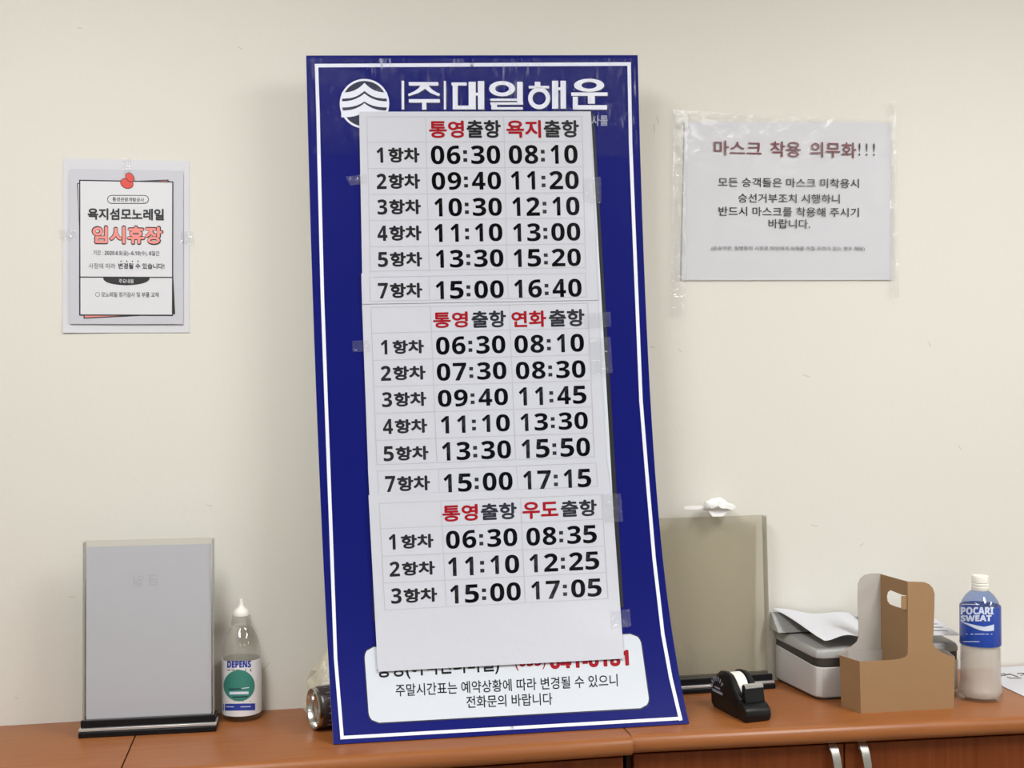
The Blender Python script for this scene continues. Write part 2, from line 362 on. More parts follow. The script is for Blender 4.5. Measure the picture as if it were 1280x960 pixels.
# ------------------------------------------------------------------ the row of low cabinets
def cabinet(x0, x1, yf0, yf1, label, split=None):
    """x0..x1 along the wall; yf0,yf1 = front of the worktop at the two ends (never quite parallel to the wall)"""
    t = thing('cabinet', ((x0+x1)/2, -0.13, FLOOR_Z), label, 'cabinet', 'low wooden cabinets along the wall')
    g = 0.0012; r = 0.0135; b = MB()
    prof = [(0.0, -0.028)] + [(None, None)]
    secs = []
    for x, yf in ((x0+g, yf0), (x1-g, yf1)):
        P = [(x, -0.0005, -0.029), (x, -0.0005, 0.0)]
        for k in range(9):                      # rounded nose
            a = math.pi/2 - math.pi*k/8
            P.append((x, yf+r - r*math.cos(a), -0.0145+0.0145*math.sin(a)))
        secs.append(P)
    n = len(secs[0])
    b.add(secs[0]+secs[1], [list(range(n)), [n+i for i in range(n)][::-1]])
    b.add(secs[0]+secs[1], [(i, n+i, n+(i+1) % n, (i+1) % n) for i in range(1, n)], 0, False)
    b.add(secs[0]+secs[1], [(0, n, n+1, 1)])
    o = b.build('worktop', M_top, t)
    for p in o.data.polygons:
        if abs(p.normal.y) > 0.15 and len(p.vertices) == 4: p.use_smooth = True
    def front(x, dy): return yf0+(yf1-yf0)*(x-x0)/(x1-x0)+dy
    b = MB()
    b.prism([(x0+.004, -.001, FLOOR_Z), (x1-.004, -.001, FLOOR_Z), (x1-.004, front(x1, .045), FLOOR_Z), (x0+.004, front(x0, .045), FLOOR_Z)], (0, 0, -FLOOR_Z-0.0295))
    b.build('carcass', M_carc, t)
    xm = split or (x0+x1)/2
    for xa, xb, hx in ((x0+.010, xm-.0012, -.022), (xm+.0012, x1-.010, .027)):
        b = MB(); b.prism([(xa, front(xa, .044), FLOOR_Z+.07), (xb, front(xb, .044), FLOOR_Z+.07), (xb, front(xb, .026), FLOOR_Z+.07), (xa, front(xa, .026), FLOOR_Z+.07)], (0, 0, -FLOOR_Z-.07-.036))
        d = b.build('door', M_door, t, 0.0012)
        hxm = xm+hx; yb = front(hxm, .026); b = MB()
        def bow(u, v):                          # flat bowed pull, wider at the top
            z = -0.033-0.10*v; y = yb-0.005-0.018*math.sin(math.pi*min(max(v, 0), 1))**0.6
            wd = 0.0072-0.002*v; return (hxm+0.004*v+(u-.5)*2*wd, y, z)
        b.grid(bow, 4, 14, (0, 0.004, 0)); b.box(hxm-.005, hxm+.005, yb-.004, yb+.0003, -.045, -.037); b.box(hxm, hxm+.007, yb-.004, yb+.0003, -.131, -.122)
        b.build('handle', M_metal, d, 0.001)
    return t
cabinet(-0.985, -0.232, -0.272, -0.272, 'leftmost low wooden cabinet, under the left end of the clear sign holder')
cabinet(-0.232, 0.512, -0.272, -0.276, 'middle low wooden cabinet, carrying most of the blue timetable board')
cabinet(0.512, 1.262, -0.266, -0.311, 'low wooden cabinet with two silver handles, under the tape dispenser and cardboard carrier', 0.8625)
cabinet(1.262, 2.01, -0.311, -0.34, 'rightmost low wooden cabinet, beyond the drink bottle, carrying the printed paper sheet')

# ------------------------------------------------------------------ the blue timetable board
def g_(z): return -0.09-0.13*math.exp(-z/0.21)
def brd_y(x, z): return g_(z)-0.0232*(x-0.34)
def xl_(z): return 0.0134*z*z-0.0432*z+0.0651
def xr_(z): return 0.0161*z*z-0.051*z+0.6176
def board(e):
    """point of the photograph -> point on the bowed board face, e metres proud of it"""
    def f(x, y):
        Y = -0.12; d = ray(x, y)
        for _ in range(9):
            p = CAM+d*((Y-CAM.y)/d.y); Y = brd_y(p.x, p.z)-e
        return Vector((p.x, Y, p.z))
    return f
sb = board(0.0006)
t_board = thing('timetable_board', (0.34, -0.215, 0.0), 'tall bowed blue sign board with white border and ship company logo, leaning on the cabinets', 'sign board')
b = MB()
def panel(u, v):
    zt = 1.0635+(1.0865-1.0635)*u; z = 0.0012+(zt-0.0012)*(1-v)
    x = xl_(z)+(xr_(z)-xl_(z))*u
    return Vector((x, brd_y(x, z), z))
b.grid(panel, 12, 60); n0 = len(b.f)
TH = Vector((0, 0.009, 0.0004))
bb = MB(); bb.grid(panel, 12, 60, TH)
# front faces blue, rim and back foam-coloured
cnt_front = 12*60
bb.mi = [0 if i < cnt_front else 1 for i in range(len(bb.f))]
bb.build('panel', [M_blue, M_foam], t_board)
def edge_l(y): return [(383, 70), (386.3, 200), (388.6, 300), (390.8, 370), (396, 500), (403, 680), (409.5, 823), (417.5, 931)], y
def interp(tab, y):
    for (xa, ya), (xb, yb) in zip(tab[:-1], tab[1:]):
        if y <= yb: return xa+(xb-xa)*(y-ya)/(yb-ya)
    return tab[-1][0]
LB = [(395.6, 82), (397.5, 140), (398.8, 200), (401.2, 300), (403.0, 370), (407.6, 500), (414.3, 680), (419.5, 823), (427.6, 922)]
RB = [(786.4, 82), (788.3, 180), (793.0, 300), (801.2, 500), (808.4, 590), (817.6, 698), (828.6, 793), (838.4, 847), (850.6, 898.5)]
b = MB()
stroke(b, sb, LB, 4.3, 0, 4); stroke(b, sb, RB, 4.3, 0, 4)
stroke(b, sb, [(395.6, 82), (590, 81), (786.4, 80)], 4.5, 0, 6); stroke(b, sb, [(427.6, 922), (640, 910), (850.5, 898)], 4.2, 0, 6)
b.build('border_line', M_prwhite, t_board)
# company mark
b = MB(); s2 = board(0.0009); s3 = board(0.0012); cx, cy, R = 455.6, 129.6, 31.0
blob(b, sb, ell(cx, cy, R, R, 48), 1)
ring(b, s2, cx, cy, R, R, 2.6, 0, 48)
def wave(top, base, thick, xlim):
    """band that sweeps up to a peak in the middle"""
    pts = []
    N = 20
    up = lambda t: base-(base-top)*(1-abs(t))**2.6
    X = [(-1+2*k/N) for k in range(N+1)]
    vs = []
    for t in X:
        hx = xlim*t; y0 = up(t); y1 = min(up(t)+thick+ (1-abs(t))**2.2*2.5, cy+R)
        vs += [s3(cx+hx, y0), s3(cx+hx, y1)]
    b.add(vs, [(2*k, 2*k+1, 2*k+3, 2*k+2) for k in range(N)], 0)
for top, base, thick, xlim in ((103.5, 115.6, 7.6, 28.4), (116.8, 126.7, 7.6, 30.2), (129.0, 138.2, 8.4, 29.0)):
    wave(top, base, thick, xlim)
b.build('logo', [M_prwhite, M_logodark], t_board)
# company name
b = MB()
for dx, dy, mi, s in ((1.3, 1.3, 1, sb), (0, 0, 0, s2)):
    A_ = lambda x, y: (495+x/7.53+dx, 90+y/7.53+dy)
    B_ = lambda x, y: (600+x/7.53+dx, 90+y/7.53+dy)
    def rc_(T_, x0, x1, y0, y1): blob(b, s, [T_(x0, y0), T_(x1, y0), T_(x1+1, y1), T_(x0+1, y1)], mi)
    def ov_(cx_, cy_, ro, rp, ri, rj):
        o_, i_ = ell(cx_, cy_, ro, rp, 40), ell(cx_, cy_, ri, rj, 40)
        b.add([s(*B_(*p)) for p in o_+i_], [(k, (k+1) % 40, 40+(k+1) % 40, 40+k) for k in range(40)], mi)
    for r in ((52, 76, 82, 352), (450, 470, 84, 352), (120, 398, 95, 128), (120, 412, 255, 288), (245, 285, 286, 354),
              (522, 665, 98, 127), (533, 580, 98, 352), (533, 750, 316, 352), (683, 750, 92, 352), (770, 830, 85, 352), (745, 775, 195, 222)): rc_(A_, *r)
    blob(b, s, [A_(*p) for p in ((232, 122), (300, 122), (270, 160), (215, 195), (122, 228), (112, 208), (175, 180), (215, 150))], mi)
    blob(b, s, [A_(*p) for p in ((300, 122), (335, 160), (370, 185), (416, 206), (404, 228), (330, 200), (285, 168), (258, 140))], mi)
    ov_(208, 157, 122, 72, 65, 37); ov_(557, 247, 104, 103, 63, 62); ov_(1027, 125, 142, 62, 72, 32)
    for r in ((348, 402, 92, 300), (97, 362, 250, 272), (97, 405, 285, 308), (105, 160, 285, 352), (115, 402, 330, 354),
              (515, 567, 92, 148), (458, 650, 130, 155), (678, 735, 82, 345), (757, 808, 82, 345), (733, 760, 145, 170),
              (858, 1200, 192, 225), (1015, 1080, 225, 298), (873, 920, 232, 352), (885, 1195, 312, 354)): rc_(B_, *r)
b.build('company_name', [M_prwhite, M_logodark], t_board)
b = MB(); write(b, '사를', sb, 739, 760, 150.8, 150.5, 13.4, 0.03); b.build('slogan_lettering', M_grayprint, t_board)
# printed timetable frame that the paper sheets cover (its right and lower rim still shows)
b = MB()
def quad(mb, surf, q, nu, nv, mi=0):
    mb.grid(lambda u, v: surf(*quad_px(q, u, v)), nu, nv, None, mi)
quad(b, sb, [(448, 142), (742.5, 142), (779.5, 759), (467, 776)], 6, 24, 0)
quad(b, s2, [(452, 146), (739, 146), (773.3, 755), (471, 772)], 6, 24, 1)
b.build('printed_table_panel', [M_prblack, M_notice], t_board)
# rounded white notice at the bottom
b = MB()
NQ = [(455, 809.5), (799.7, 792), (812.6, 884.5), (461.8, 904)]
def rrect(q, rx, ry, n=8):
    pts = []
    for cu, cv, a0 in ((rx, ry, math.pi), (1-rx, ry, 1.5*math.pi), (1-rx, 1-ry, 0), (rx, 1-ry, .5*math.pi)):
        for k in range(n+1):
            a = a0+(math.pi/2)*k/n; pts.append(quad_px(q, cu+rx*math.cos(a), cv+ry*math.sin(a)))
    return pts
def rr_strips(mb, surf, q, rx, ry, mi=0, nv=24, nu=8):
    """rounded rectangle as a grid so that it follows the bow"""
    def f(u, v):
        if v < ry: d = rx*(1-math.sqrt(max(0, 1-((ry-v)/ry)**2)))
        elif v > 1-ry: d = rx*(1-math.sqrt(max(0, 1-((v-1+ry)/ry)**2)))
        else: d = 0
        return surf(*quad_px(q, d+(1-2*d)*u, v))
    mb.grid(f, nu, nv, None, mi)
rr_strips(b, sb, [(453.6, 808.3), (800.8, 790.6), (814, 886), (460.6, 905.6)], .036, .15, 1)
rr_strips(b, s2, NQ, .034, .14, 0)
write(b, '통영(여객선터미널)', s3, 471.5, 624, 838.4, 830.0, 25, 0.03, 0.05, 2)
write(b, '(055)', s3, 643.5, 682, 828.4, 826.4, 20, 0.01, 0.05, 3)
write(b, '641-6181', s3, 687, 786, 826.6, 822, 20, 0.035, 0.05, 3)
write(b, '주말시간표는 예약상황에 따라 변경될 수 있으니', s3, 494.5, 772, 863, 850, 15.5, 0.012, 0.05, 2)
write(b, '전화문의 바랍니다', s3, 583, 690.5, 877.6, 873.4, 15.2, 0.012, 0.05, 2)
b.build('notice_panel', [M_notice, M_logodark, M_ink, M_red], t_board)
# crinkled clear film stuck over the top of the board
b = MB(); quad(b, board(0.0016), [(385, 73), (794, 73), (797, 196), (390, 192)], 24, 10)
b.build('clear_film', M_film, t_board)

# ------------------------------------------------------------------ the timetable sheets taped on the board
def slope(y): return -0.005-0.045*(y-193)/548
def sheet(name, label, q, lvl, head, rows, vlines, hlines):
    c = board(lvl)(*quad_px(q, .5, 1.0))
    t = thing(name, c, label, 'timetable sheet', 'white timetable sheets taped on the blue board')
    b = MB(); b.grid(lambda u, v: board(lvl)(*quad_px(q, u, v)), 6, 16, (0, 0.0004, 0)); b.build('paper', M_sheet, t, weld=True)
    si, sg = board(lvl+.0003), board(lvl+.0002)
    b = MB()
    for pts, wid in vlines+hlines: stroke(b, sg, pts, wid, 0, 4)
    if vlines: b.build('table_grid', M_gridline, t)
    def put(b, txt, x0, x1, y0, y1, bold, mi):
        yc = (y0+y1)/2; s = slope(yc); wdt = x1-x0; write(b, txt, si, x0, x1, yc-s*wdt/2, yc+s*wdt/2, (y1-y0)-abs(s)*wdt, bold, 0.03, mi)
    for k, (txt, x0, x1, y0, y1) in enumerate(head or []):
        b = MB(); put(b, txt, x0, x1, y0, y1, 0.04, 1 if k % 2 == 0 else 0)
        b.build('heading_word', [M_ink, M_red], t)['label'] = ('red' if k % 2 == 0 else 'black')+' heading word '+txt
    for r in rows:
        for k, (txt, x0, x1, y0, y1) in enumerate(r):
            b = MB()
            if k == 0:                          # tall numeral, then the two syllables
                wd = x1-x0; sl = slope((y0+y1)/2)*wd; put(b, txt[0], x0, x0+(.15 if txt[0] == '1' else .225)*wd, y0-sl*.3, y1-sl*.05, 0.006, 0); put(b, txt[1:], x0+.27*wd, x1, y0, y1+sl*.3, 0.05, 0)
            else: put(b, txt, x0, x1, y0, y1, 0.02, 0)
            b.build('sailing_name' if k == 0 else 'departure_time', M_ink, t)['label'] = 'black lettering '+txt
    return t
H1 = [('통영', 536.3, 580, 150.7, 172.5), ('출항', 583.3, 626, 150, 172.5), ('욕지', 633, 676.3, 150, 172.5), ('출항', 679.7, 723.7, 150, 172)]
R1 = [[('1항차', 470.8, 524.5, 184.3, 203.4), ('06:30', 538.6, 625.3, 181.6, 205.4), ('08:10', 636, 722, 181, 205)],
      [('2항차', 470.8, 525.2, 216.9, 236.3), ('09:40', 539.6, 626.3, 214.5, 237.4), ('11:20', 638.7, 723.4, 213.5, 237)],
      [('3항차', 471.8, 526.2, 249, 268.3), ('10:30', 543, 627.3, 247, 270.6), ('12:10', 640.4, 724.4, 245.8, 270)],
      [('4항차', 471.8, 526.9, 281.7, 301.2), ('11:10', 543, 628, 279, 302.5), ('13:00', 641.4, 725.4, 278.3, 301.9)],
      [('5항차', 472.5, 527.9, 314.6, 333.8), ('13:30', 544.7, 629.3, 311.3, 334.8), ('15:20', 642, 726, 310.3, 333.8)]]
S1 = [[('7항차', 472.5, 527.9, 353.2, 373), ('15:00', 544.7, 629.7, 350, 374), ('16:40', 642.8, 727, 348.2, 372.4)]]
H2 = [('통영', 541.4, 584.9, 389.2, 410.2), ('출항', 589.4, 632.5, 388, 410), ('연화', 639.2, 683, 388, 409.5), ('출항', 686, 730.7, 386, 408.7)]
R2 = [[('1항차', 476, 530, 424.5, 443), ('06:30', 545, 631.7, 419, 443.6), ('08:10', 643, 730, 417, 441.7)],
      [('2항차', 476, 532, 456.7, 476), ('07:30', 546, 633, 451.9, 476.2), ('08:30', 644.8, 731.8, 450, 474.4)],
      [('3항차', 477.6, 533, 489.4, 509), ('09:40', 547.4, 635, 484.9, 508.9), ('11:45', 648.6, 733, 481.9, 507)],
      [('4항차', 478.7, 534, 523, 542.6), ('11:10', 551, 637.3, 517.5, 541.9), ('13:30', 650.5, 734.8, 514.5, 539)],
      [('5항차', 479.5, 535.7, 556.9, 576.6), ('13:30', 552.6, 638.8, 550, 576), ('15:50', 652, 737.5, 546.7, 573)]]
S2 = [[('7항차', 481.4, 537.6, 594, 615), ('15:00', 554.5, 640.7, 589.5, 615.7), ('17:15', 654, 739, 585.7, 612)]]
H3 = [('통영', 552.8, 597.3, 629.8, 652.4), ('출항', 601, 646, 627.8, 650.5), ('우도', 653, 698, 625.9, 649.3), ('출항', 701, 746, 624, 646.6)]
R3 = [[('1항차', 486, 541.9, 666.9, 687), ('06:30', 557.5, 646.6, 659.8, 686.4), ('08:35', 658, 746, 656, 682.5)],
      [('2항차', 487, 543.8, 700.9, 720.8), ('11:10', 560, 649, 693, 720.4), ('12:25', 661.8, 749, 689, 715.7)],
      [('3항차', 489, 546.6, 734, 754.8), ('15:00', 562.6, 651, 727.4, 754.8), ('17:05', 664, 752, 722.7, 749.7)]]
def gridlines(ytop, ybot, xs_top, xs_bot, ys):
    """ys: heights of the horizontal rules at the left side"""
    V = []
    for xa, xb in zip(xs_top, xs_bot):
        off = lambda y, x: y+slope(y)*(x-xs_top[0])
        V.append(([(xa, off(ytop, xa)), (xb, off(ybot, xb))], 0.9))
    Hh = []
    for y in ys:
        f = (y-ytop)/(ybot-ytop); xa = xs_top[0]+(xs_bot[0]-xs_top[0])*f; xb = xs_top[-1]+(xs_bot[-1]-xs_top[-1])*f
        Hh.append(([(xa, y), (xb, y+slope(y)*(xb-xa))], 0.9))
    return V, Hh
V, Hh = gridlines(146, 341, [458.6, 532, 629.6, 727.4], [463, 536.5, 634, 732], [146, 177.8, 210.5, 243, 275.6, 308.6, 339])
sheet('timetable_sheet', 'white timetable sheet headed 통영출항 욕지출항, five sailings, uppermost on the blue board', [(449, 139.6), (738.5, 139.2), (746, 341), (452.8, 345)], .0030, H1, R1, V, Hh)
V, Hh = gridlines(346.5, 377, [462, 536, 634.5, 731.6], [463, 537, 635.5, 733], [346.5, 376.5])
sheet('timetable_strip', 'narrow white strip reading 15:00 and 16:40, under the uppermost timetable sheet', [(451.6, 341.8), (745.5, 337.2), (747.6, 375), (452.6, 380)], .0042, None, S1, V, Hh)
V, Hh = gridlines(384.5, 580, [463.5, 538, 636.5, 734.6], [471, 546, 644.5, 743], [384.5, 416.5, 450.5, 483.5, 517, 550.5, 581])
sheet('timetable_sheet', 'white timetable sheet headed 통영출항 연화출항, five sailings, at mid height of the blue board', [(452.5, 378.5), (747.4, 373), (758.2, 577), (460.2, 586)], .0030, H2, R2, V, Hh)
V, Hh = gridlines(589, 619, [472, 548, 645.5, 745], [473.5, 549, 647.5, 747], [589, 618.8])
sheet('timetable_strip', 'narrow white strip reading 15:00 and 17:15, above the lowest timetable sheet', [(459.9, 582.8), (758, 573.6), (763.4, 611), (462, 624)], .0042, None, S2, V, Hh)
V, Hh = gridlines(629.5, 762, [474, 550.8, 650.5, 752], [481, 558, 656.5, 760], [629.5, 661, 695.5, 729, 762.6])
sheet('timetable_sheet', 'white timetable sheet headed 통영출항 우도출항, blank below, lowest on the blue board', [(460.6, 619), (764.5, 608.4), (780, 823.2), (472.4, 839.6)], .0054, H3, R3, V, Hh)
# bits of clear tape at the sheet edges
def tape(surf, q, label, back=(0, .0002, 0)):
    b = MB(); b.grid(lambda u, v: surf(*quad_px(q, u, v)), 4, 4, back)
    return tag(b.build('tape_strip', M_tape), label, 'tape', 'bits of clear sticky tape')
tape(board(.0064), [(730, 392), (763, 389.5), (764, 408), (731, 411)], 'clear tape bit on the middle timetable sheet, right of its red heading')
tape(board(.0064), [(736, 423), (763, 421), (766, 466), (740, 469)], 'tall clear tape bit on the middle timetable sheet, right of its 08:10 row')
tape(board(.0074), [(752, 618), (776, 616.5), (779, 652), (756, 654)], 'clear tape bit on the lowest timetable sheet, right of its heading')
tape(board(.0074), [(762, 764), (787, 761), (789, 783), (764, 786)], 'clear tape bit at the right side of the lowest sheet, above the red telephone number')
tape(board(.0064), [(440, 426), (462, 425), (463, 439), (441, 440)], 'clear tape bit on the left edge of the middle timetable sheet')
tape(board(.0064), [(432, 221), (458, 217), (459, 229), (438, 232)], 'clear tape bit on the left edge of the uppermost timetable sheet')
tape(board(.0064), [(728, 222), (751, 221), (752, 254), (729, 255)], 'clear tape bit on the right edge of the uppermost timetable sheet')

# ------------------------------------------------------------------ poster on the left of the wall
PL = [(79.3, 198), (236.8, 201.2), (236.8, 415.7), (78.5, 416)]
c = on_y(158, 416, -0.002)
t = thing('notice_poster', c, 'white portrait poster with red pin drawing and pink headline, taped on the wall at left', 'poster')
def pl(e):
    return lambda x, y: on_y(x, y, -e)
b = MB(); b.grid(lambda u, v: on_y(*quad_px(PL, u, v), -0.0014-0.003*max(0, v-.9)*10*max(0, .5-u)), 8, 12, (0, .0008, 0)); b.build('paper', M_paper, t)
b = MB(); p1, p2, p3, p4, p5 = pl(.0048), pl(.0050), pl(.0052), pl(.0054), pl(.0056)
blob(b, p1, [(88, 211), (229, 213.5), (229, 405), (87.5, 405)], 0)
b.build('border_print', M_papershade, t)
b = MB()
blob(b, p2, [(96.2, 229), (210.6, 224.4), (219, 392.7), (104.5, 398.4)], 1); blob(b, p3, [(97.6, 230.2), (209.2, 225.8), (217.3, 391.6), (105.8, 396.9)], 2)
blob(b, pl(.0053), [(210, 226), (212, 226), (217.4, 391.6), (215, 391.6)], 1)
blob(b, pl(.0053), [(97.6, 230), (100.5, 230), (102, 300), (99.6, 300)], 0)
blob(b, p4, [(98.8, 224.6), (216.8, 226.7), (216.4, 394.9), (99.0, 394.5)], 1); blob(b, p5, [(100.4, 226.2), (215.2, 228.2), (214.9, 393.3), (100.6, 393)], 0)
stroke(b, pl(.0058), [(99.5, 346.3), (215.8, 346.8)], 1.4, 1)
blob(b, pl(.0059), [(128.8, 346.5)]+[(158+29.2*math.cos(a), 346.7+9.8*math.sin(a)**.8) for a in [math.pi*k/16 for k in range(15, 0, -1)]]+[(187.4, 346.8)], 1)
ring(b, pl(.0058), 122, 368.2, 2.9, 2.9, .6, 3)
b.build('card_frame', [M_card, M_dkink, M_pink, M_midink], t)
b = MB(); i1, i2 = pl(.0060), pl(.0062)
for a, c0, r1, r2, rot in ((158.6, 229.2, 8.6, 6.6, .35), (162.3, 221.6, 6.8, 5.0, .9)):
    blob(b, i1 if a < 160 else i2, ell(a, c0, r1, r2, 24, rot=rot), 1); blob(b, pl(.0061) if a < 160 else pl(.0063), ell(a, c0, r1-.9, r2-.9, 24, rot=rot), 0)
b.build('pin_drawing', [M_pin, M_crimson], t)
b = MB()
pill = lambda g: [(134.6+5-5-g+0, 0)]
def stadium(x0, x1, y0, y1, n=10):
    r = (y1-y0)/2; yc = (y0+y1)/2
    return [(x1-r+r*math.sin(math.pi*k/n), yc-r*math.cos(math.pi*k/n)) for k in range(n+1)]+[(x0+r-r*math.sin(math.pi*k/n), yc+r*math.cos(math.pi*k/n)) for k in range(n+1)]
blob(b, i1, stadium(134, 186, 243.8, 254.6), 0); blob(b, pl(.0061), stadium(134.9, 185.1, 244.7, 253.7), 3)
write(b, '통영관광개발공사', i2, 140.6, 180.2, 249, 249.8, 5.2, 0.02, 0, 0)
write(b, '욕지섬모노레일', i2, 109.5, 205, 267.3, 268.3, 14.6, 0.045, 0, 0)
write(b, '임시휴장', i1, 114.3, 204.4, 293.3, 294.3, 24.4, 0.095, 0, 0)
write(b, '임시휴장', pl(.0064), 115.6, 203, 293.4, 294.2, 21.4, 0.05, 0, 1)
write(b, '기간 : 2020.6.5(금)~6.10(수), 6일간', i2, 116.3, 199.4, 316.2, 317.2, 7.0, 0.006, 0, 2)
write(b, '사정에 따라', i2, 110.8, 144.2, 332.2, 332.6, 6.8, 0.0, 0, 2)
write(b, '변경될 수 있습니다!', i2, 148, 205.5, 332.4, 332.8, 7.2, 0.02, 0, 0)
for x in (151.3, 158.4, 165.5, 172.6): blob(b, i2, ell(x, 326.5, .8, .8, 10), 0)
write(b, '주요내용', i2, 148.5, 167.2, 351.3, 351.5, 5.4, 0.01, 0, 3)
write(b, '모노레일 정기검사 및 부품 교체', i2, 126.7, 198.3, 368, 368.4, 6.2, 0.008, 0, 2)
b.build('poster_lettering', [M_dkink, M_pink, M_midink, M_card], t)
tape(pl(.0070), [(153, 197), (163.5, 197.3), (163, 217), (155, 217)], 'clear tape bit at the top middle of the left wall poster', (0, .0004, 0))
tape(pl(.0070), [(73, 287), (94, 287), (95, 299), (74, 299)], 'clear tape bit at the left edge of the left wall poster', (0, .0004, 0))
tape(pl(.0070), [(226, 289), (241, 290), (243, 306), (226, 304)], 'clear tape bit at the right edge of the left wall poster', (0, .0004, 0))

# ------------------------------------------------------------------ mask notice on the right of the wall
PR = [(856, 152), (1113, 153.5), (1115.5, 350), (851.5, 350.4)]
c = on_y(985, 351, -0.002)
t = thing('mask_notice', c, 'white landscape notice with dark red heading, taped on the wall at right', 'notice')
b = MB(); b.grid(lambda u, v: on_y(*quad_px(PR, u, v), -0.0025-.002*math.sin(v*3.1)*math.sin(u*5)**2), 16, 12, (0, .0008, 0)); b.build('paper', M_paper, t)
q1 = pl(.0054)
b = MB()
write(b, '마스크', q1, 892.6, 952, 184.5, 186, 18.6, 0.012, 0, 0); write(b, '착용', q1, 963, 1001, 186.3, 186.7, 19.4, 0.012, 0, 0); write(b, '의무화', q1, 1013, 1070.5, 186.7, 188, 19.4, 0.012, 0, 0)
write(b, '! ! !', q1, 1073.5, 1093.6, 186.6, 187, 15.6, 0.0, 0, 1)
for txt, x0, x1, ya, yb, h in (('모든 승객들은 마스크 미착용시', 898, 1073.7, 227.4, 229.3, 11.4), ('승선거부조치 시행하니', 922.8, 1049.8, 247.4, 248.6, 11.4),
                               ('반드시 마스크를 착용해 주시기', 898.5, 1073.7, 263.8, 265.6, 11.6), ('바랍니다.', 960.9, 1012.6, 279.4, 280, 11.6),
                               ('(운송약관: 질병등의 사유로 타인에게 위해를 끼칠 우려가 있는 경우 해당)', 889.3, 1081, 310.5, 311.2, 6.0)):
    write(b, txt, q1, x0, x1, ya, yb, h, 0.006, 0, 1 if h > 8 else 2)
b.build('notice_lettering', [M_crimson, M_ink, M_midink], t)
b = MB(); b.grid(lambda u, v: on_y(*quad_px([(844, 138), (1118, 151), (1119, 351.5), (843, 352.5)], u, v), -0.0064-.0012*math.sin(u*9+v*4)), 20, 14, None)
b.build('clear_film', M_laminate, t)
tape(pl(.0078), [(842, 137), (860, 138), (857, 395), (838, 394)], 'long clear tape bit down the left edge of the mask notice', (0, .0006, 0))
tape(pl(.0078), [(1112, 127), (1120, 127), (1124, 372), (1113, 372)], 'long clear tape bit down the right edge of the mask notice', (0, .0006, 0))

# ------------------------------------------------------------------ acrylic sign holders
def holder(name, label, xa, xb, ya, yb, h, lean, acr, paper, extra_depth=0.03):
    """xa,xb base ends; ya,yb their depth; pocket stands in a black foot with a silver line"""
    t = thing(name, ((xa+xb)/2, (ya+yb)/2, 0), label, 'sign holder')
    ax = Vector((xb-xa, yb-ya, 0)); L = ax.length; ax.normalize(); nb = Vector((-ax.y, ax.x, 0))      # nb: to the wall
    O = Vector((xa, ya, 0))
    P = lambda s, d, z: O+ax*s+nb*d+Vector((0, 0, z))
    def bar(mb, s0, s1, d0, d1, z0, z1, mi=0):
        mb.prism([P(s0, d0, z0), P(s1, d0, z0), P(s1, d1, z0), P(s0, d1, z0)], (0, 0, z1-z0), mi)
    b = MB(); bar(b, 0, L, -.002, .038, 0, .0085); b.build('foot', M_black, t, .0012)
    b = MB(); bar(b, 0, L, .002, .036, .0087, .013); b.build('silver_strip', M_silver, t, .0006)
    b = MB(); bar(b, .002, L-.002, .006, .034, .0132, .024); b.build('clamp_bar', M_black, t, .001)
    z0 = .0243
    def pane(mb, s0, s1, d, zt, th, mi=0, me=1):
        A = [P(s0, d, z0), P(s1, d, z0), P(s1, d+lean, zt), P(s0, d+lean, zt)]; e = nb*th
        B = [p+e for p in A]; vs = A+B
        mb.add(vs, [(0, 1, 2, 3), (7, 6, 5, 4)], mi); mb.add(vs, [(0, 4, 5, 1), (1, 5, 6, 2), (2, 6, 7, 3), (3, 7, 4, 0)], me)
    b = MB(); pane(b, .004, L-.004, .010, h, .002); b.build('front_pane', [acr, M_acredge], t)
    b = MB(); pane(b, .004, L-.004, .024, h-.002, .002); b.build('back_pane', [acr, M_acredge], t)
    for s0 in (.004, L-.0065):
        b = MB()
        A = [P(s0, .0123, z0), P(s0+.0025, .0123, z0), P(s0+.0025, .0123+lean, h-.003), P(s0, .0123+lean, h-.003)]
        b.prism(A, nb*.0115); b.build('side_spacer', M_acredge, t)
    if paper:
        b = MB()
        fn = lambda d: (lambda u, v: P(.0085+(L-.017)*u, d+lean*(1-v), z0+(h-.010-z0)*(1-v)))
        b.grid(fn(.0150), 4, 8, nb*.0008); b.build('insert_sheet', M_inpaper, t)
        b = MB(); f = fn(.0147)
        sf = lambda x, y: f(x, y)
        for cx, cy, wd, hh in ((.45, .19, .05, .035), (.55, .19, .05, .035)): pass
        # printing on the reverse that shows through, faint and mirrored
        for txt, x0, x1, y, hh in (('금', .575, .49, .205, .06), ('일', .455, .37, .205, .06)):
            vs, fs = glyphs(txt, 0.0); b.add([sf(x0+(x1-x0)*u, y+(.5-v)*hh) for u, v in vs], fs)
        b.build('show_through_print', M_faint, t)
    return t, P, L
holder('sign_holder', 'upright clear acrylic sign holder with a blank grey-white sheet, left beside the sanitiser bottle', -0.316, -0.111, -0.0955, -0.1035, .2985, .012, M_acr, True)
t2, P2, L2 = holder('sign_holder', 'empty hazy acrylic sign holder with black foot, half hidden behind the blue board', 0.612, 0.8375, -0.058, -0.0535, .302, .012, M_acrgray, False)
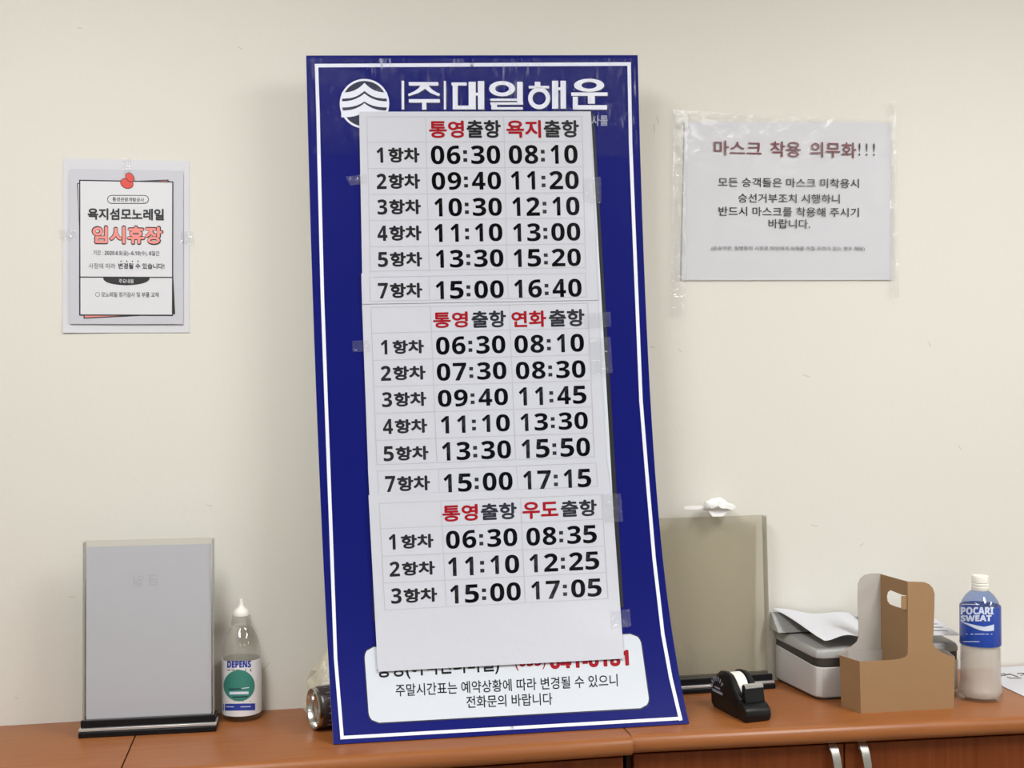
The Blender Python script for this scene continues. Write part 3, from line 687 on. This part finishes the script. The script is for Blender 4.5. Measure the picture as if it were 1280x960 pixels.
# white crumpled tissue caught on the top of the empty holder
b = MB(); random.seed(3)
prof = [(877, 636.5), (881, 627), (890, 622.8), (900, 621.4), (905, 624), (910, 628.5), (916, 630), (920, 634), (917, 638.5), (905, 638), (893, 638), (884, 638.5)]
Yt = -0.030; cen = (898, 632)
rings = []
for k, (s, dy) in enumerate(((0.0, -.010), (0.55, -.008), (0.9, -.004), (1.0, 0.004), (.7, .012), (0.0, .014))):
    rings.append([on_y(cen[0]+(x-cen[0])*s, cen[1]+(y-cen[1])*s, Yt+dy+random.uniform(-.003, .003)*(0 < s < 1)) for x, y in prof])
n = len(prof); vs = [p for r in rings for p in r]
b.add(vs, [(j*n+k, j*n+(k+1) % n, (j+1)*n+(k+1) % n, (j+1)*n+k) for j in range(len(rings)-1) for k in range(n)], 0, True)
b.add([on_y(855, 633, Yt), on_y(866, 632, Yt), on_y(878, 632, Yt), on_y(880, 636, Yt), on_y(868, 637, Yt), on_y(856, 636.5, Yt)]+[on_y(855, 633, Yt+.003), on_y(866, 632, Yt+.003), on_y(878, 632, Yt+.003), on_y(880, 636, Yt+.003), on_y(868, 637, Yt+.003), on_y(856, 636.5, Yt+.003)],
      [(0, 1, 2, 3, 4, 5), (11, 10, 9, 8, 7, 6)]+[(i, (i+1) % 6, 6+(i+1) % 6, 6+i) for i in range(6)])
b.add([on_y(884, 637, Yt), on_y(912, 637, Yt), on_y(903, 646, Yt-.001), on_y(891, 646, Yt-.001)], [(0, 1, 2, 3)])
tag(b.build('tissue', M_tissue), 'crumpled white tissue caught on the top edge of the empty acrylic holder', 'tissue')

# ------------------------------------------------------------------ sanitiser bottle
BX, BY, BR = -0.0745, -0.036, 0.0305
t = thing('sanitiser_bottle', (BX, BY, 0), 'clear pump-shouldered bottle with white nozzle and green-circle label, beside the left sign holder', 'bottle')
b = MB(); b.lathe([(0.0, .0), (.027, .0), (.0295, .003), (BR, .010), (BR, .098), (.0302, .106), (.0285, .118), (.0245, .132), (.019, .143), (.0142, .149), (.0138, .158), (0, .158)], (BX, BY, 0), 48, cap=False); b.build('bottle_body', M_pet, t)
b = MB(); b.lathe([(0, .004), (.0285, .004), (.0285, .098), (.0, .098)], (BX, BY, 0), 40, cap=False); b.build('gel', M_gel, t)
b = MB(); b.lathe([(BR+.0004, .0105), (BR+.0004, .0975), (BR+.0009, .0975), (BR+.0009, .0105), (BR+.0004, .0105)], (BX, BY, 0), 48, cap=False); lab = b.build('label_wrap', M_lab, t)
cyl = lambda e: (lambda x, y: on_cyl(x, y, BX, BY, BR+.0009+e))
b = MB(); k1, k2, k3 = cyl(.0002), cyl(.0004), cyl(.0006)
def disc(mb, surf, cx, cy, r, mi, n=36, m=5):
    for j in range(m):
        for k in range(n):
            a0, a1 = 2*math.pi*k/n, 2*math.pi*(k+1)/n; ra, rb = r*j/m, r*(j+1)/m
            P = [(cx+q*math.cos(a), cy+q*math.sin(a)) for q, a in ((ra, a0), (rb, a0), (rb, a1), (ra, a1))]
            mb.add([surf(*p) for p in P], [(0, 1, 2, 3)], mi)
write(b, 'DEPENS', k1, 283.8, 313.8, 830.6, 830, 8.8, .05, 0, 0)
for x in (284.5, 290, 296): stroke(b, k1, [(x, 837.6), (x+3, 837.6)], 1.2, 3)
stroke(b, k1, [(308, 838), (312.5, 837.8)], 3.2, 3); stroke(b, k1, [(284, 877), (293, 877)], .9, 3); stroke(b, k1, [(304, 876.8), (313, 876.6)], 1.2, 3)
disc(b, k2, 299, 857, 19.6, 1)
stroke(b, k3, [(288.5, 866.5), (309, 866)], 3.4, 2, 6); stroke(b, k3, [(286.5, 861.4), (302, 861)], 1.2, 4, 5); stroke(b, k3, [(302, 860.6), (311, 859.5)], 1.0, 2, 3); stroke(b, k3, [(291, 871.5), (309, 870.8)], 1.2, 4, 5)
b.grid(lambda u, v: k1(278.8+(319-278.8)*u, 879.8+(888.4-879.8)*v-.6*u), 12, 2, None, 0)
stroke(b, k3, [(283, 883.4), (292, 883.6)], .9, 2, 2); stroke(b, k3, [(301, 883.6), (313, 883.2)], .9, 2, 2)
b.build('label_print', [M_labblue, M_teal, M_pale, M_midink, M_logodark], lab)
b = MB(); b.lathe([(.0142, .150), (.0158, .151), (.0158, .158), (.0148, .160), (.0148, .1655), (0, .1655)], (BX, BY, 0), 40, cap=False); b.build('collar', M_capclear, t)
b = MB(); b.lathe([(.0, .166), (.0128, .166), (.0130, .170), (.0105, .175), (.0055, .179), (.0036, .183), (.0030, .192), (0, .1925)], (BX, BY, 0), 36, cap=False); b.build('nozzle', M_capw, t)

# ------------------------------------------------------------------ blue sports-drink bottle
PX, PY, PRd = 1.1475, -0.190, 0.0322
t = thing('drink_bottle', (PX, PY, 0), 'clear plastic bottle of cloudy drink with blue label, standing right of the cardboard carrier', 'bottle')
b = MB(); b.lathe([(0, .006), (.024, .002), (.030, .0), (.0345, .004), (.0352, .012), (.0344, .020), (.0326, .029), (.0322, .040), (.0322, .066), (.0323, .080), (.0322, .086), (.0312, .0895), (.0322, .092)], (PX, PY, 0), 56, cap=False)
bod = b.build('lower_body', M_pet, t)
b = MB(); b.lathe([(.0322, .092), (.0318, .098), (.0322, .103), (.0322, .150), (.0315, .157), (.0285, .166), (.0225, .1755), (.0165, .181), (.0128, .1835), (.0124, .188), (0, .188)], (PX, PY, 0), 56, cap=False); b.build('shoulder', M_pbluecl, t)
b = MB(); b.lathe([(0, .007), (.028, .006), (.0328, .013), (.0324, .020), (.0312, .029), (.0308, .066), (.0302, .086), (.0302, .140), (0, .140)], (PX, PY, 0), 48, cap=False); b.build('drink', M_drink, t)
b = MB(); b.lathe([(PRd+.0003, .0935), (PRd+.0003, .157-.0), (PRd-.0008, .1590), (PRd, .1590), (PRd+.0009, .157), (PRd+.0009, .0935), (PRd+.0003, .0935)], (PX, PY, 0), 56, cap=False); lab = b.build('label_wrap', M_pblue, t)
pc = lambda e: (lambda x, y: on_cyl(x, y, PX, PY, PRd+.0009+e))
b = MB(); k1 = pc(.0002)
write(b, 'POCARI', k1, 1201, 1242, 763.6, 763.4, 9.6, .045, 0, 0); write(b, 'SWEAT', k1, 1201, 1239.6, 772.9, 772.7, 7.8, .045, 0, 0)
b.grid(lambda u, v: k1(1201.5+41*u, (777.4+6.6*math.sin(min(u, 1)*math.pi*.55)**1.3-3.5*max(0, u-.7)/.3)*(1-v)+v*(777.8+11.2*math.sin(u*math.pi*.62)**1.2)), 24, 3, None, 0)
for y, x0, x1 in ((755.4, 1203, 1224), (802, 1201, 1224), (792.6, 1202, 1240)): stroke(b, k1, [(x0, y), (x1, y)], .8, 0, 6)
b.build('label_print', M_pale, lab)
b = MB(); b.lathe([(.0136, .1835), (.0140, .1842), (.0140, .1895), (.0132, .190), (.0132, .1913), (.0139, .1918), (.0139, .1948), (.0132, .1953), (.0132, .1963), (.0138, .197), (.0138, .2065), (.0128, .2085), (0, .2085)], (PX, PY, 0), 48, cap=False); b.build('cap', M_capw, t)

# ------------------------------------------------------------------ cardboard cup carrier
t = thing('cup_carrier', (1.0, -0.19, 0), 'brown cardboard two-cup carrier with white lining and cut-out handle, in front of the grey machine', 'carrier')
FL, FR, SR, BRk, BLk, SL = [Vector(p) for p in ((.9085, -.2280, 0), (1.0710, -.2330, 0), (1.0830, -.1930, 0), (1.068, -.158, 0), (.925, -.156, 0), (.8975, -.182, 0))]
RIM = 0.0845
plan = [FL, FR, SR, BRk, BLk, SL]
cen = sum(plan, Vector())/6
flare = lambda p: cen+(p-cen)*1.025
TK = 0.0008
def card(mb, A, B, C_, D, inward):
    """a sheet of card A-B-C-D with a brown outside (0) and white inside (1)"""
    n = inward.normalized()*TK; vs = [A, B, C_, D, A+n, B+n, C_+n, D+n]
    mb.add(vs, [(0, 1, 2, 3)], 0); mb.add(vs, [(7, 6, 5, 4)], 1); mb.add(vs, [(0, 4, 5, 1), (1, 5, 6, 2), (2, 6, 7, 3), (3, 7, 4, 0)], 0)
UP = Vector((0, 0, RIM))
names = ['front_wall', 'right_wall', 'right_wall', 'back_wall', 'left_wall', 'left_wall']
for i in range(6):
    if i == 1 or i == 4:
        b = MB()
        for j in (i, (i+1) % 6):
            A, B = plan[j], plan[(j+1) % 6]; card(b, A, B, flare(B)+UP, flare(A)+UP, cen-(A+B)/2)
        b.build(names[i], [M_kraft, M_kraftin], t, weld=False)
    elif i in (0, 3):
        b = MB(); A, B = plan[i], plan[(i+1) % 6]; card(b, A, B, flare(B)+UP, flare(A)+UP, cen-(A+B)/2); b.build(names[i], [M_kraft, M_kraftin], t, weld=False)
b = MB(); b.prism([p+Vector((0, 0, .0005)) for p in plan], (0, 0, .001)); b.build('bottom_panel', M_kraft, t)
def sheet_poly(pts2, org, ux, thick, mb, mi0, mi1):
    """flat card from a 2D outline (s along ux, height z)"""
    A = [org+ux*s+Vector((0, 0, z)) for s, z in pts2]; e = thick; n = len(A); vs = A+[p+e for p in A]
    mb.add(vs, [list(range(n))], mi0); mb.add(vs, [[n+i for i in range(n)][::-1]], mi1); mb.add(vs, [(i, n+i, n+(i+1) % n, (i+1) % n) for i in range(n)], 0)
# front half of the handle: grows out of the front wall
YF, YB = -0.2315, -0.156
fx = (flare(FR)-flare(FL)); fx.z = 0; fx.normalize()
px_x = lambda x, y, Y: on_y(x, y, Y)
f_org = flare(FL)
def s_front(x, y):
    d = ray(x, y); nn = Vector((fx.y, -fx.x, 0)); k = (f_org-CAM).dot(nn)/d.dot(nn); p = CAM+d*k; return ((p-f_org).dot(fx), p.z)
hp = [s_front(*p) for p in ((1134.5, 727), (1155, 727.6), (1161.5, 730.2), (1166, 735), (1168.3, 742), (1168, 760), (1167, 790), (1166, 803), (1169, 809.5), (1177, 815.5), (1188, 820), (1190, 821.9), (1112, 825.6), (1124, 823.8), (1131.5, 821.5), (1134.6, 818), (1135.2, 800), (1134.8, 760))]
b = MB(); A = [f_org+fx*s+Vector((0, 0, z)) for s, z in hp]; inn = Vector((-fx.y, fx.x, 0))*TK; n = len(A); vs = A+[p+inn for p in A]
b.add(vs, [list(range(n))], 0); b.add(vs, [[n+i for i in range(n)][::-1]], 1); b.add(vs, [(i, n+i, n+(i+1) % n, (i+1) % n) for i in range(n)], 0)
b.build('front_handle_panel', [M_kraft, M_kraftin], t, weld=False)
ztop = A[0].z; Pf = A[0].copy()                      # front fold at the top
Pb = on_y(1100.6, 716.6, -0.1535); Pb.z = ztop
# back half of the handle: white lined side towards the camera
bl = on_y(1072.5, 735, Pb.y)
bo = [(1100.6, 716.6), (1089, 716.8), (1081, 718.6), (1075.5, 723), (1072.6, 730), (1072.3, 745), (1073.5, 795), (1071, 802), (1064, 808), (1054, 813), (1047, 817), (1060, 835), (1103, 835)]
b = MB(); A = [on_y(x, y, Pb.y) for x, y in bo]; n = len(A); e = Vector((0, TK, 0)); vs = A+[p+e for p in A]
b.add(vs, [list(range(n))], 1); b.add(vs, [[n+i for i in range(n)][::-1]], 0); b.add(vs, [(i, n+i, n+(i+1) % n, (i+1) % n) for i in range(n)], 0)
b.build('back_handle_panel', [M_kraft, M_kraftin], t, weld=False)
# diagonal web with the hand hole
dx = Vector((Pf.x-Pb.x, Pf.y-Pb.y, 0)); DL = dx.length; dx.normalize(); dn = Vector((-dx.y, dx.x, 0))
def web(u, z): return Vector((Pb.x, Pb.y, 0))+dx*(u*DL)+Vector((0, 0, z))
zb = 0.002
def s_web(x, y):
    d = ray(x, y); k = (Vector((Pb.x, Pb.y, 0))-CAM).dot(dn)/d.dot(dn); p = CAM+d*k; return ((p-Vector((Pb.x, Pb.y, 0))).dot(dx)/DL, p.z)
hole = [s_web(*p) for p in ((1135.5, 744.6), (1127.5, 743.6), (1119, 740.2), (1113, 737.8), (1109.6, 740), (1108.3, 745), (1109, 751), (1112, 755.4), (1120, 758.4), (1127.6, 760.4), (1134.4, 762.2))]
b = MB()
U0, U1 = 0.0, 1.0
outer_top, outer_bot = ztop, zb
# strip between the hole and the outline (hole is open to the fold side, so the web is a C shape)
ch = [(0.0, ztop), (1.0, ztop), (1.0, hole[0][1])] + [(min(u, 1.0), z) for u, z in hole] + [(1.0, hole[-1][1]), (1.0, RIM+.004), (0.955, RIM-.002), (0.945, zb), (0.0, zb)]
A = [web(u, z) for u, z in ch]; n = len(A); e = dn*TK; vs = A+[p+e for p in A]
b.add(vs, [list(range(n))], 0); b.add(vs, [[n+i for i in range(n)][::-1]], 1); b.add(vs, [(i, n+i, n+(i+1) % n, (i+1) % n) for i in range(n)], 0)
b.build('handle_web', [M_kraft, M_kraftin], t, weld=False)
# folded-back flap of the hand hole
fl = [s_front(*p) for p in ((1127.6, 745.4), (1136, 744.6), (1136, 763), (1127.4, 761))]
b = MB(); A = [f_org+fx*s+Vector((0, 0.002, z)) for s, z in fl]; b.prism(A, (0, TK, 0)); b.build('hole_flap', M_kraft, t)

# ------------------------------------------------------------------ grey machine with paper on it
t = thing('desktop_printer', (0.99, -0.08, 0), 'light grey desktop printer with a dark band, against the wall behind the cardboard carrier', 'printer')
plan = [(.859, -.006), (.8705, -.128), (.874, -.139), (.882, -.1445), (.895, -.1455), (1.128, -.1445), (1.136, -.1415), (1.138, -.134), (1.138, -.006)]
def loft(mb, zs, mi=0):
    """zs: [(z_front, z_back, inset)] stack of outlines"""
    n = len(plan); vs = []; cx, cy = .99, -.07
    for zf, zb2, ins in zs:
        for x, y in plan:
            f = (y+.006)/(-.1395); z = zb2+(zf-zb2)*f
            vs.append((x+(cx-x)*ins, y+(cy-y)*ins, z))
    m = len(zs)
    mb.add(vs, [list(range(n))[::-1], [(m-1)*n+i for i in range(n)]], mi)
    mb.add(vs, [(j*n+i, j*n+(i+1) % n, (j+1)*n+(i+1) % n, (j+1)*n+i) for j in range(m-1) for i in range(n)], mi)
b = MB(); loft(b, [(.004, .004, .02), (.007, .007, 0), (.0555, .066, 0)]); b.build('body', M_print, t, .0015)
b = MB(); loft(b, [(0, 0, .05), (.0039, .0039, .05)]); b.build('base_feet', M_printdark, t)
b = MB(); loft(b, [(.0556, .0661, .012), (.0700, .0765, .012)]); b.build('dark_band', M_printdark, t)
b = MB(); loft(b, [(.0701, .0766, 0), (.078, .086, 0), (.0835, .0925, .02), (.085, .095, .05)]); b.build('lid', M_printlid, t, .0015)
b = MB(); A = [(.845, -.012, .096), (.88, -.052, .100), (1.115, -.052, .100), (1.118, -.012, .122), (.845, -.012, .128)]
def sup(x, k): return [(x, -.050, .0955), (x, -.012, .0955), (x, -.012, .0955+.031*k), (x, -.018, .0955+.031*k)]
secs = [sup(.846, 1), sup(.865, .95), sup(.92, .55), sup(1.118, .4)]; vs = [p for q in secs for p in q]
b.add(vs, [(3, 2, 1, 0), (12, 13, 14, 15)]+[(4*j+i, 4*j+(i+1) % 4, 4*j+4+(i+1) % 4, 4*j+4+i) for j in range(3) for i in range(4)]); b.build('paper_support', M_printlid, t, .0015)
# crumpled sheet lying over the machine
b = MB()
TLp, TRp, BRp, BLp = (.851, -.014, .1325), (1.00, -.010, .1165), (1.00, -.1465, .1015), (.8835, -.1505, .1045)
def crump(u, v):
    p = Vector(quad3(u, v)); p.z += .006*math.sin(u*5.2-.6)*v*(1-.3*u)*(1-math.exp(-6*u)) - .005*math.sin(math.pi*u)*(1-v)*(.6) + .002*math.sin(9*u+5*v)
    return p
def quad3(u, v):
    a, b_, c_, d_ = (Vector(q) for q in (TLp, TRp, BRp, BLp)); return a*(1-u)*(1-v)+b_*u*(1-v)+c_*u*v+d_*(1-u)*v
b.grid(crump, 20, 16, (0, .0003, -.0005)); tag(b.build('paper_sheet', M_paper), 'curled white paper sheet draped over the left part of the grey printer', 'paper')
t = thing('paper_sheet', (1.09, -.09, .1), 'flat printed paper sheet on the right end of the grey printer, behind the carrier handle', 'paper')
b = MB()
def flat(u, v):
    x = 1.012+.126*u; y = -.028-.120*v; return Vector((x-.006*(1-v)*u, y, .1035+.0225*(1-v)-.0045*u))
b.grid(flat, 6, 6, (0, .0003, -.0006)); b.build('paper', M_paper, t)
b = MB()
for v in (.2, .32, .44, .58, .70, .82):
    p = [flat(.62, v)+Vector((0, 0, .0004)), flat(.9, v)+Vector((0, 0, .0004)), flat(.9, v+.022)+Vector((0, 0, .0004)), flat(.62, v+.022)+Vector((0, 0, .0004))]
    b.add(p, [(0, 1, 2, 3)])
b.build('printed_lines', M_midink, t)

# ------------------------------------------------------------------ tape dispenser
TD = Vector((0.7215, -0.183, 0)); fa = Vector((.15, -.989, 0)).normalized(); wa = Vector((-fa.y, fa.x, 0))   # front direction, width direction (to the right)
def T(l, s, z): return TD+fa*l+wa*s+Vector((0, 0, z))
t = thing('tape_dispenser', TD, 'black desk tape dispenser with a white tape roll, right of the blue board', 'tape dispenser')
hump = [(-.058, .006), (-.0595, .022), (-.054, .040), (-.044, .0545), (-.030, .0635), (-.014, .0655), (.000, .0625), (.012, .053), (.024, .040), (.034, .0325), (.0345, .004), (.028, 0), (-.050, 0)]
b = MB()
for s0, s1 in ((-.0245, -.0125), (.0095, .0215)):
    n = len(hump); vs = []
    for s, k in ((s0, 0), (s0+.004 if s0 < 0 else s0, 1), (s1-.004 if s0 > 0 else s1, 1), (s1, 0)):
        out = (k == 0)
        for l, z in hump:
            f = .90 if (out and ((s0 < 0 and s == s0) or (s0 > 0 and s == s1))) else 1.0
            vs.append(T((l+.012)*f-.012, s, z*f if z > .01 else z))
    b.add(vs, [list(range(n))[::-1], [3*n+i for i in range(n)]]); b.add(vs, [(j*n+i, j*n+(i+1) % n, (j+1)*n+(i+1) % n, (j+1)*n+i) for j in range(3) for i in range(n)], 0, True)
# floor of the roll well and the heavy front
def bx(mb, l0, l1, s0, s1, z0, z1, mi=0): mb.prism([T(l0, s0, z0), T(l1, s0, z0), T(l1, s1, z0), T(l0, s1, z0)], (0, 0, z1-z0), mi)
bx(b, -.054, .034, -.0126, .0096, .0005, .012); bx(b, -.0585, -.050, -.0126, .0096, .006, .040)
b.build('housing', M_blacksoft, t, .0015)
b = MB(); b.prism([T(.030, -.0245, 0), T(.030, -.0245, .031), T(.047, -.0245, .026), T(.055, -.0245, .020), T(.0575, -.0245, .010), T(.054, -.0245, 0)], wa*.046); b.build('front_block', M_blacksoft, t, .003)
b = MB(); b.prism([T(.029, -.0165, .031), T(.030, -.0165, .053), T(.0335, -.0165, .0555), T(.037, -.0165, .054), T(.043, -.0165, .0275)], wa*.035); b.build('cutter_mount', M_black, t, .001)
b = MB()
N = 14
vs = []
for k in range(N+1): vs += [T(.0385, -.0155+.033*k/N, .0522), T(.0405, -.0155+.033*(k+.5)/N, .0495)]
vs2 = [p+Vector((0, 0, .0008)) for p in vs]; b.add(vs+vs2, [(2*k, 2*k+1, 2*k+2) for k in range(N)]+[(2*N+2+2*k, 2*N+2+2*k+2, 2*N+2+2*k+1) for k in range(N)])
b.prism([T(.034, -.0155, .0556), T(.034, .0175, .0556), T(.0395, .0175, .0525), T(.0395, -.0155, .0525)], (0, 0, .0007)); b.build('cutter_blade', M_metal, t, weld=False)
rc = T(-.014, -.0015, .036)
b = MB(); b.lathe([(.0135, -.0095), (.0275, -.0095), (.0275, .0085), (.0135, .0085), (.0135, -.0095)], rc, 40, axis=wa, cap=False); b.build('tape_roll', M_capw, t)
b = MB(); b.lathe([(0, -.0118), (.0132, -.0118), (.0132, .0092), (0, .0092)], rc, 28, axis=wa, cap=False); b.build('hub', M_black, t)
# white marks printed on the left flank
b = MB()
sfl = lambda l, z: T(l, -.0249, z)
for k in range(7):
    a = math.radians(165-20*k); c0 = (-.032, .030); p = [(c0[0]+r*math.cos(a+da), c0[1]+r*math.sin(a+da)) for r, da in ((.0160, -.07), (.0240, -.09), (.0240, .09), (.0160, .07))]
    b.add([sfl(*q) for q in p], [(0, 1, 2, 3)])
for z, l0, l1, hh in ((.0335, -.042, -.024, .0030), (.0265, -.049, -.016, .0042)):
    b.add([sfl(l0, z), sfl(l1, z), sfl(l1, z+hh), sfl(l0, z+hh)], [(0, 1, 2, 3)])
b.build('flank_print', M_grayprint, t)

# ------------------------------------------------------------------ things half hidden behind the board
ca = Vector((.955, .30, .0)).normalized(); c0 = Vector((0.038, -.128, .0335))
t = thing('drink_can', (c0.x, c0.y, 0), 'dark can lying with its silver end poking out left behind the blue board', 'can')
b = MB(); b.lathe([(.0305, .004), (.0327, .008), (.0327, .105), (.0285, .112), (0, .112)], c0, 44, axis=ca, cap=False); b.build('can_wall', M_can, t)
b = MB(); b.lathe([(.0310, .0055), (.0315, .0), (.0300, -.002), (.0285, .0), (.0270, .010), (.018, .016), (0, .018)], c0, 44, axis=ca, cap=False); b.build('can_end', M_alu, t)
b = MB()
sx = lambda l, a: c0+ca*l+(ca.orthogonal().normalized()*math.cos(a)+ca.cross(ca.orthogonal().normalized())*math.sin(a))*.03285
for a0 in [2*math.pi*k/9 for k in range(9)]:
    b.add([sx(.014, a0), sx(.020, a0), sx(.020, a0+.35), sx(.014, a0+.35)], [(0, 1, 2, 3)])
b.build('can_print', M_grayprint, t)
b = MB(); random.seed(11)
ringz = [(.0, .030), (.018, .036), (.036, .034), (.052, .031), (.068, .025), (.085, .019), (.103, .011), (.118, .004)]
n = 22; vs = []
for j, (z, r) in enumerate(ringz):
    for k in range(n):
        a = 2*math.pi*k/n; rr = r*(1+.22*math.sin(5*a+j*1.7)+random.uniform(-.13, .13)); x = .062+.012*j/7+rr*1.05*math.cos(a); y = -.050+.012*j/7+rr*.85*math.sin(a)
        vs.append((x, min(y, -.003), z+(random.uniform(-.004, .004) if j else 0.0)))
b.add(vs, [(j*n+k, j*n+(k+1) % n, (j+1)*n+(k+1) % n, (j+1)*n+k) for j in range(len(ringz)-1) for k in range(n)])
b.add(vs, [list(range(n))[::-1], [(len(ringz)-1)*n+k for k in range(n)]])
tag(b.build('plastic_bag', M_bag), 'crinkled off-white plastic bag between the wall and the blue board, behind the can', 'bag')

# ------------------------------------------------------------------ printed sheet at the right end
b = MB()
SQ = [(1.185, -.010), (1.480, -.014), (1.478, -.225), (1.186, -.108)]
c = [Vector((x, y, 0.0006)) for x, y in ((1.205, -.010), (1.50, -.008), (1.50, -.225), (1.2350, -.1500), (1.205, -.060))]
t = thing('printed_sheet', (1.35, -.1, 0), 'white paper sheet with large black lettering lying at the right end of the cabinets', 'paper')
pts = [on_z(1240, 838, .0006), on_z(1253, 858, .0006), on_z(1280, 870.5, .0006), Vector((1.46, -.26, .0006)), Vector((1.50, -.006, .0006)), Vector((1.285, -.006, .0006))]
b = MB(); b.prism(pts, (0, 0, .0005)); b.build('paper', M_paper, t)
sp = lambda x, y: on_z(x, y, .0013)
b = MB()
for L_, wd in (([(1246, 843.4), (1249, 842.6), (1255, 842.2), (1258, 843.4), (1255, 844.4), (1249, 844.4), (1246, 843.4)], 1.2), ([(1256.5, 843.6), (1262, 842.6), (1272, 845.8)], 1.4), ([(1259, 846.2), (1263, 847.6), (1276, 847.4)], 1.2),
               ([(1272, 841.8), (1281, 841.6), (1286, 844)], 1.3), ([(1281, 842), (1276, 844.8)], 1.0)):
    stroke(b, sp, L_, wd)
b.build('large_lettering', M_ink, t)
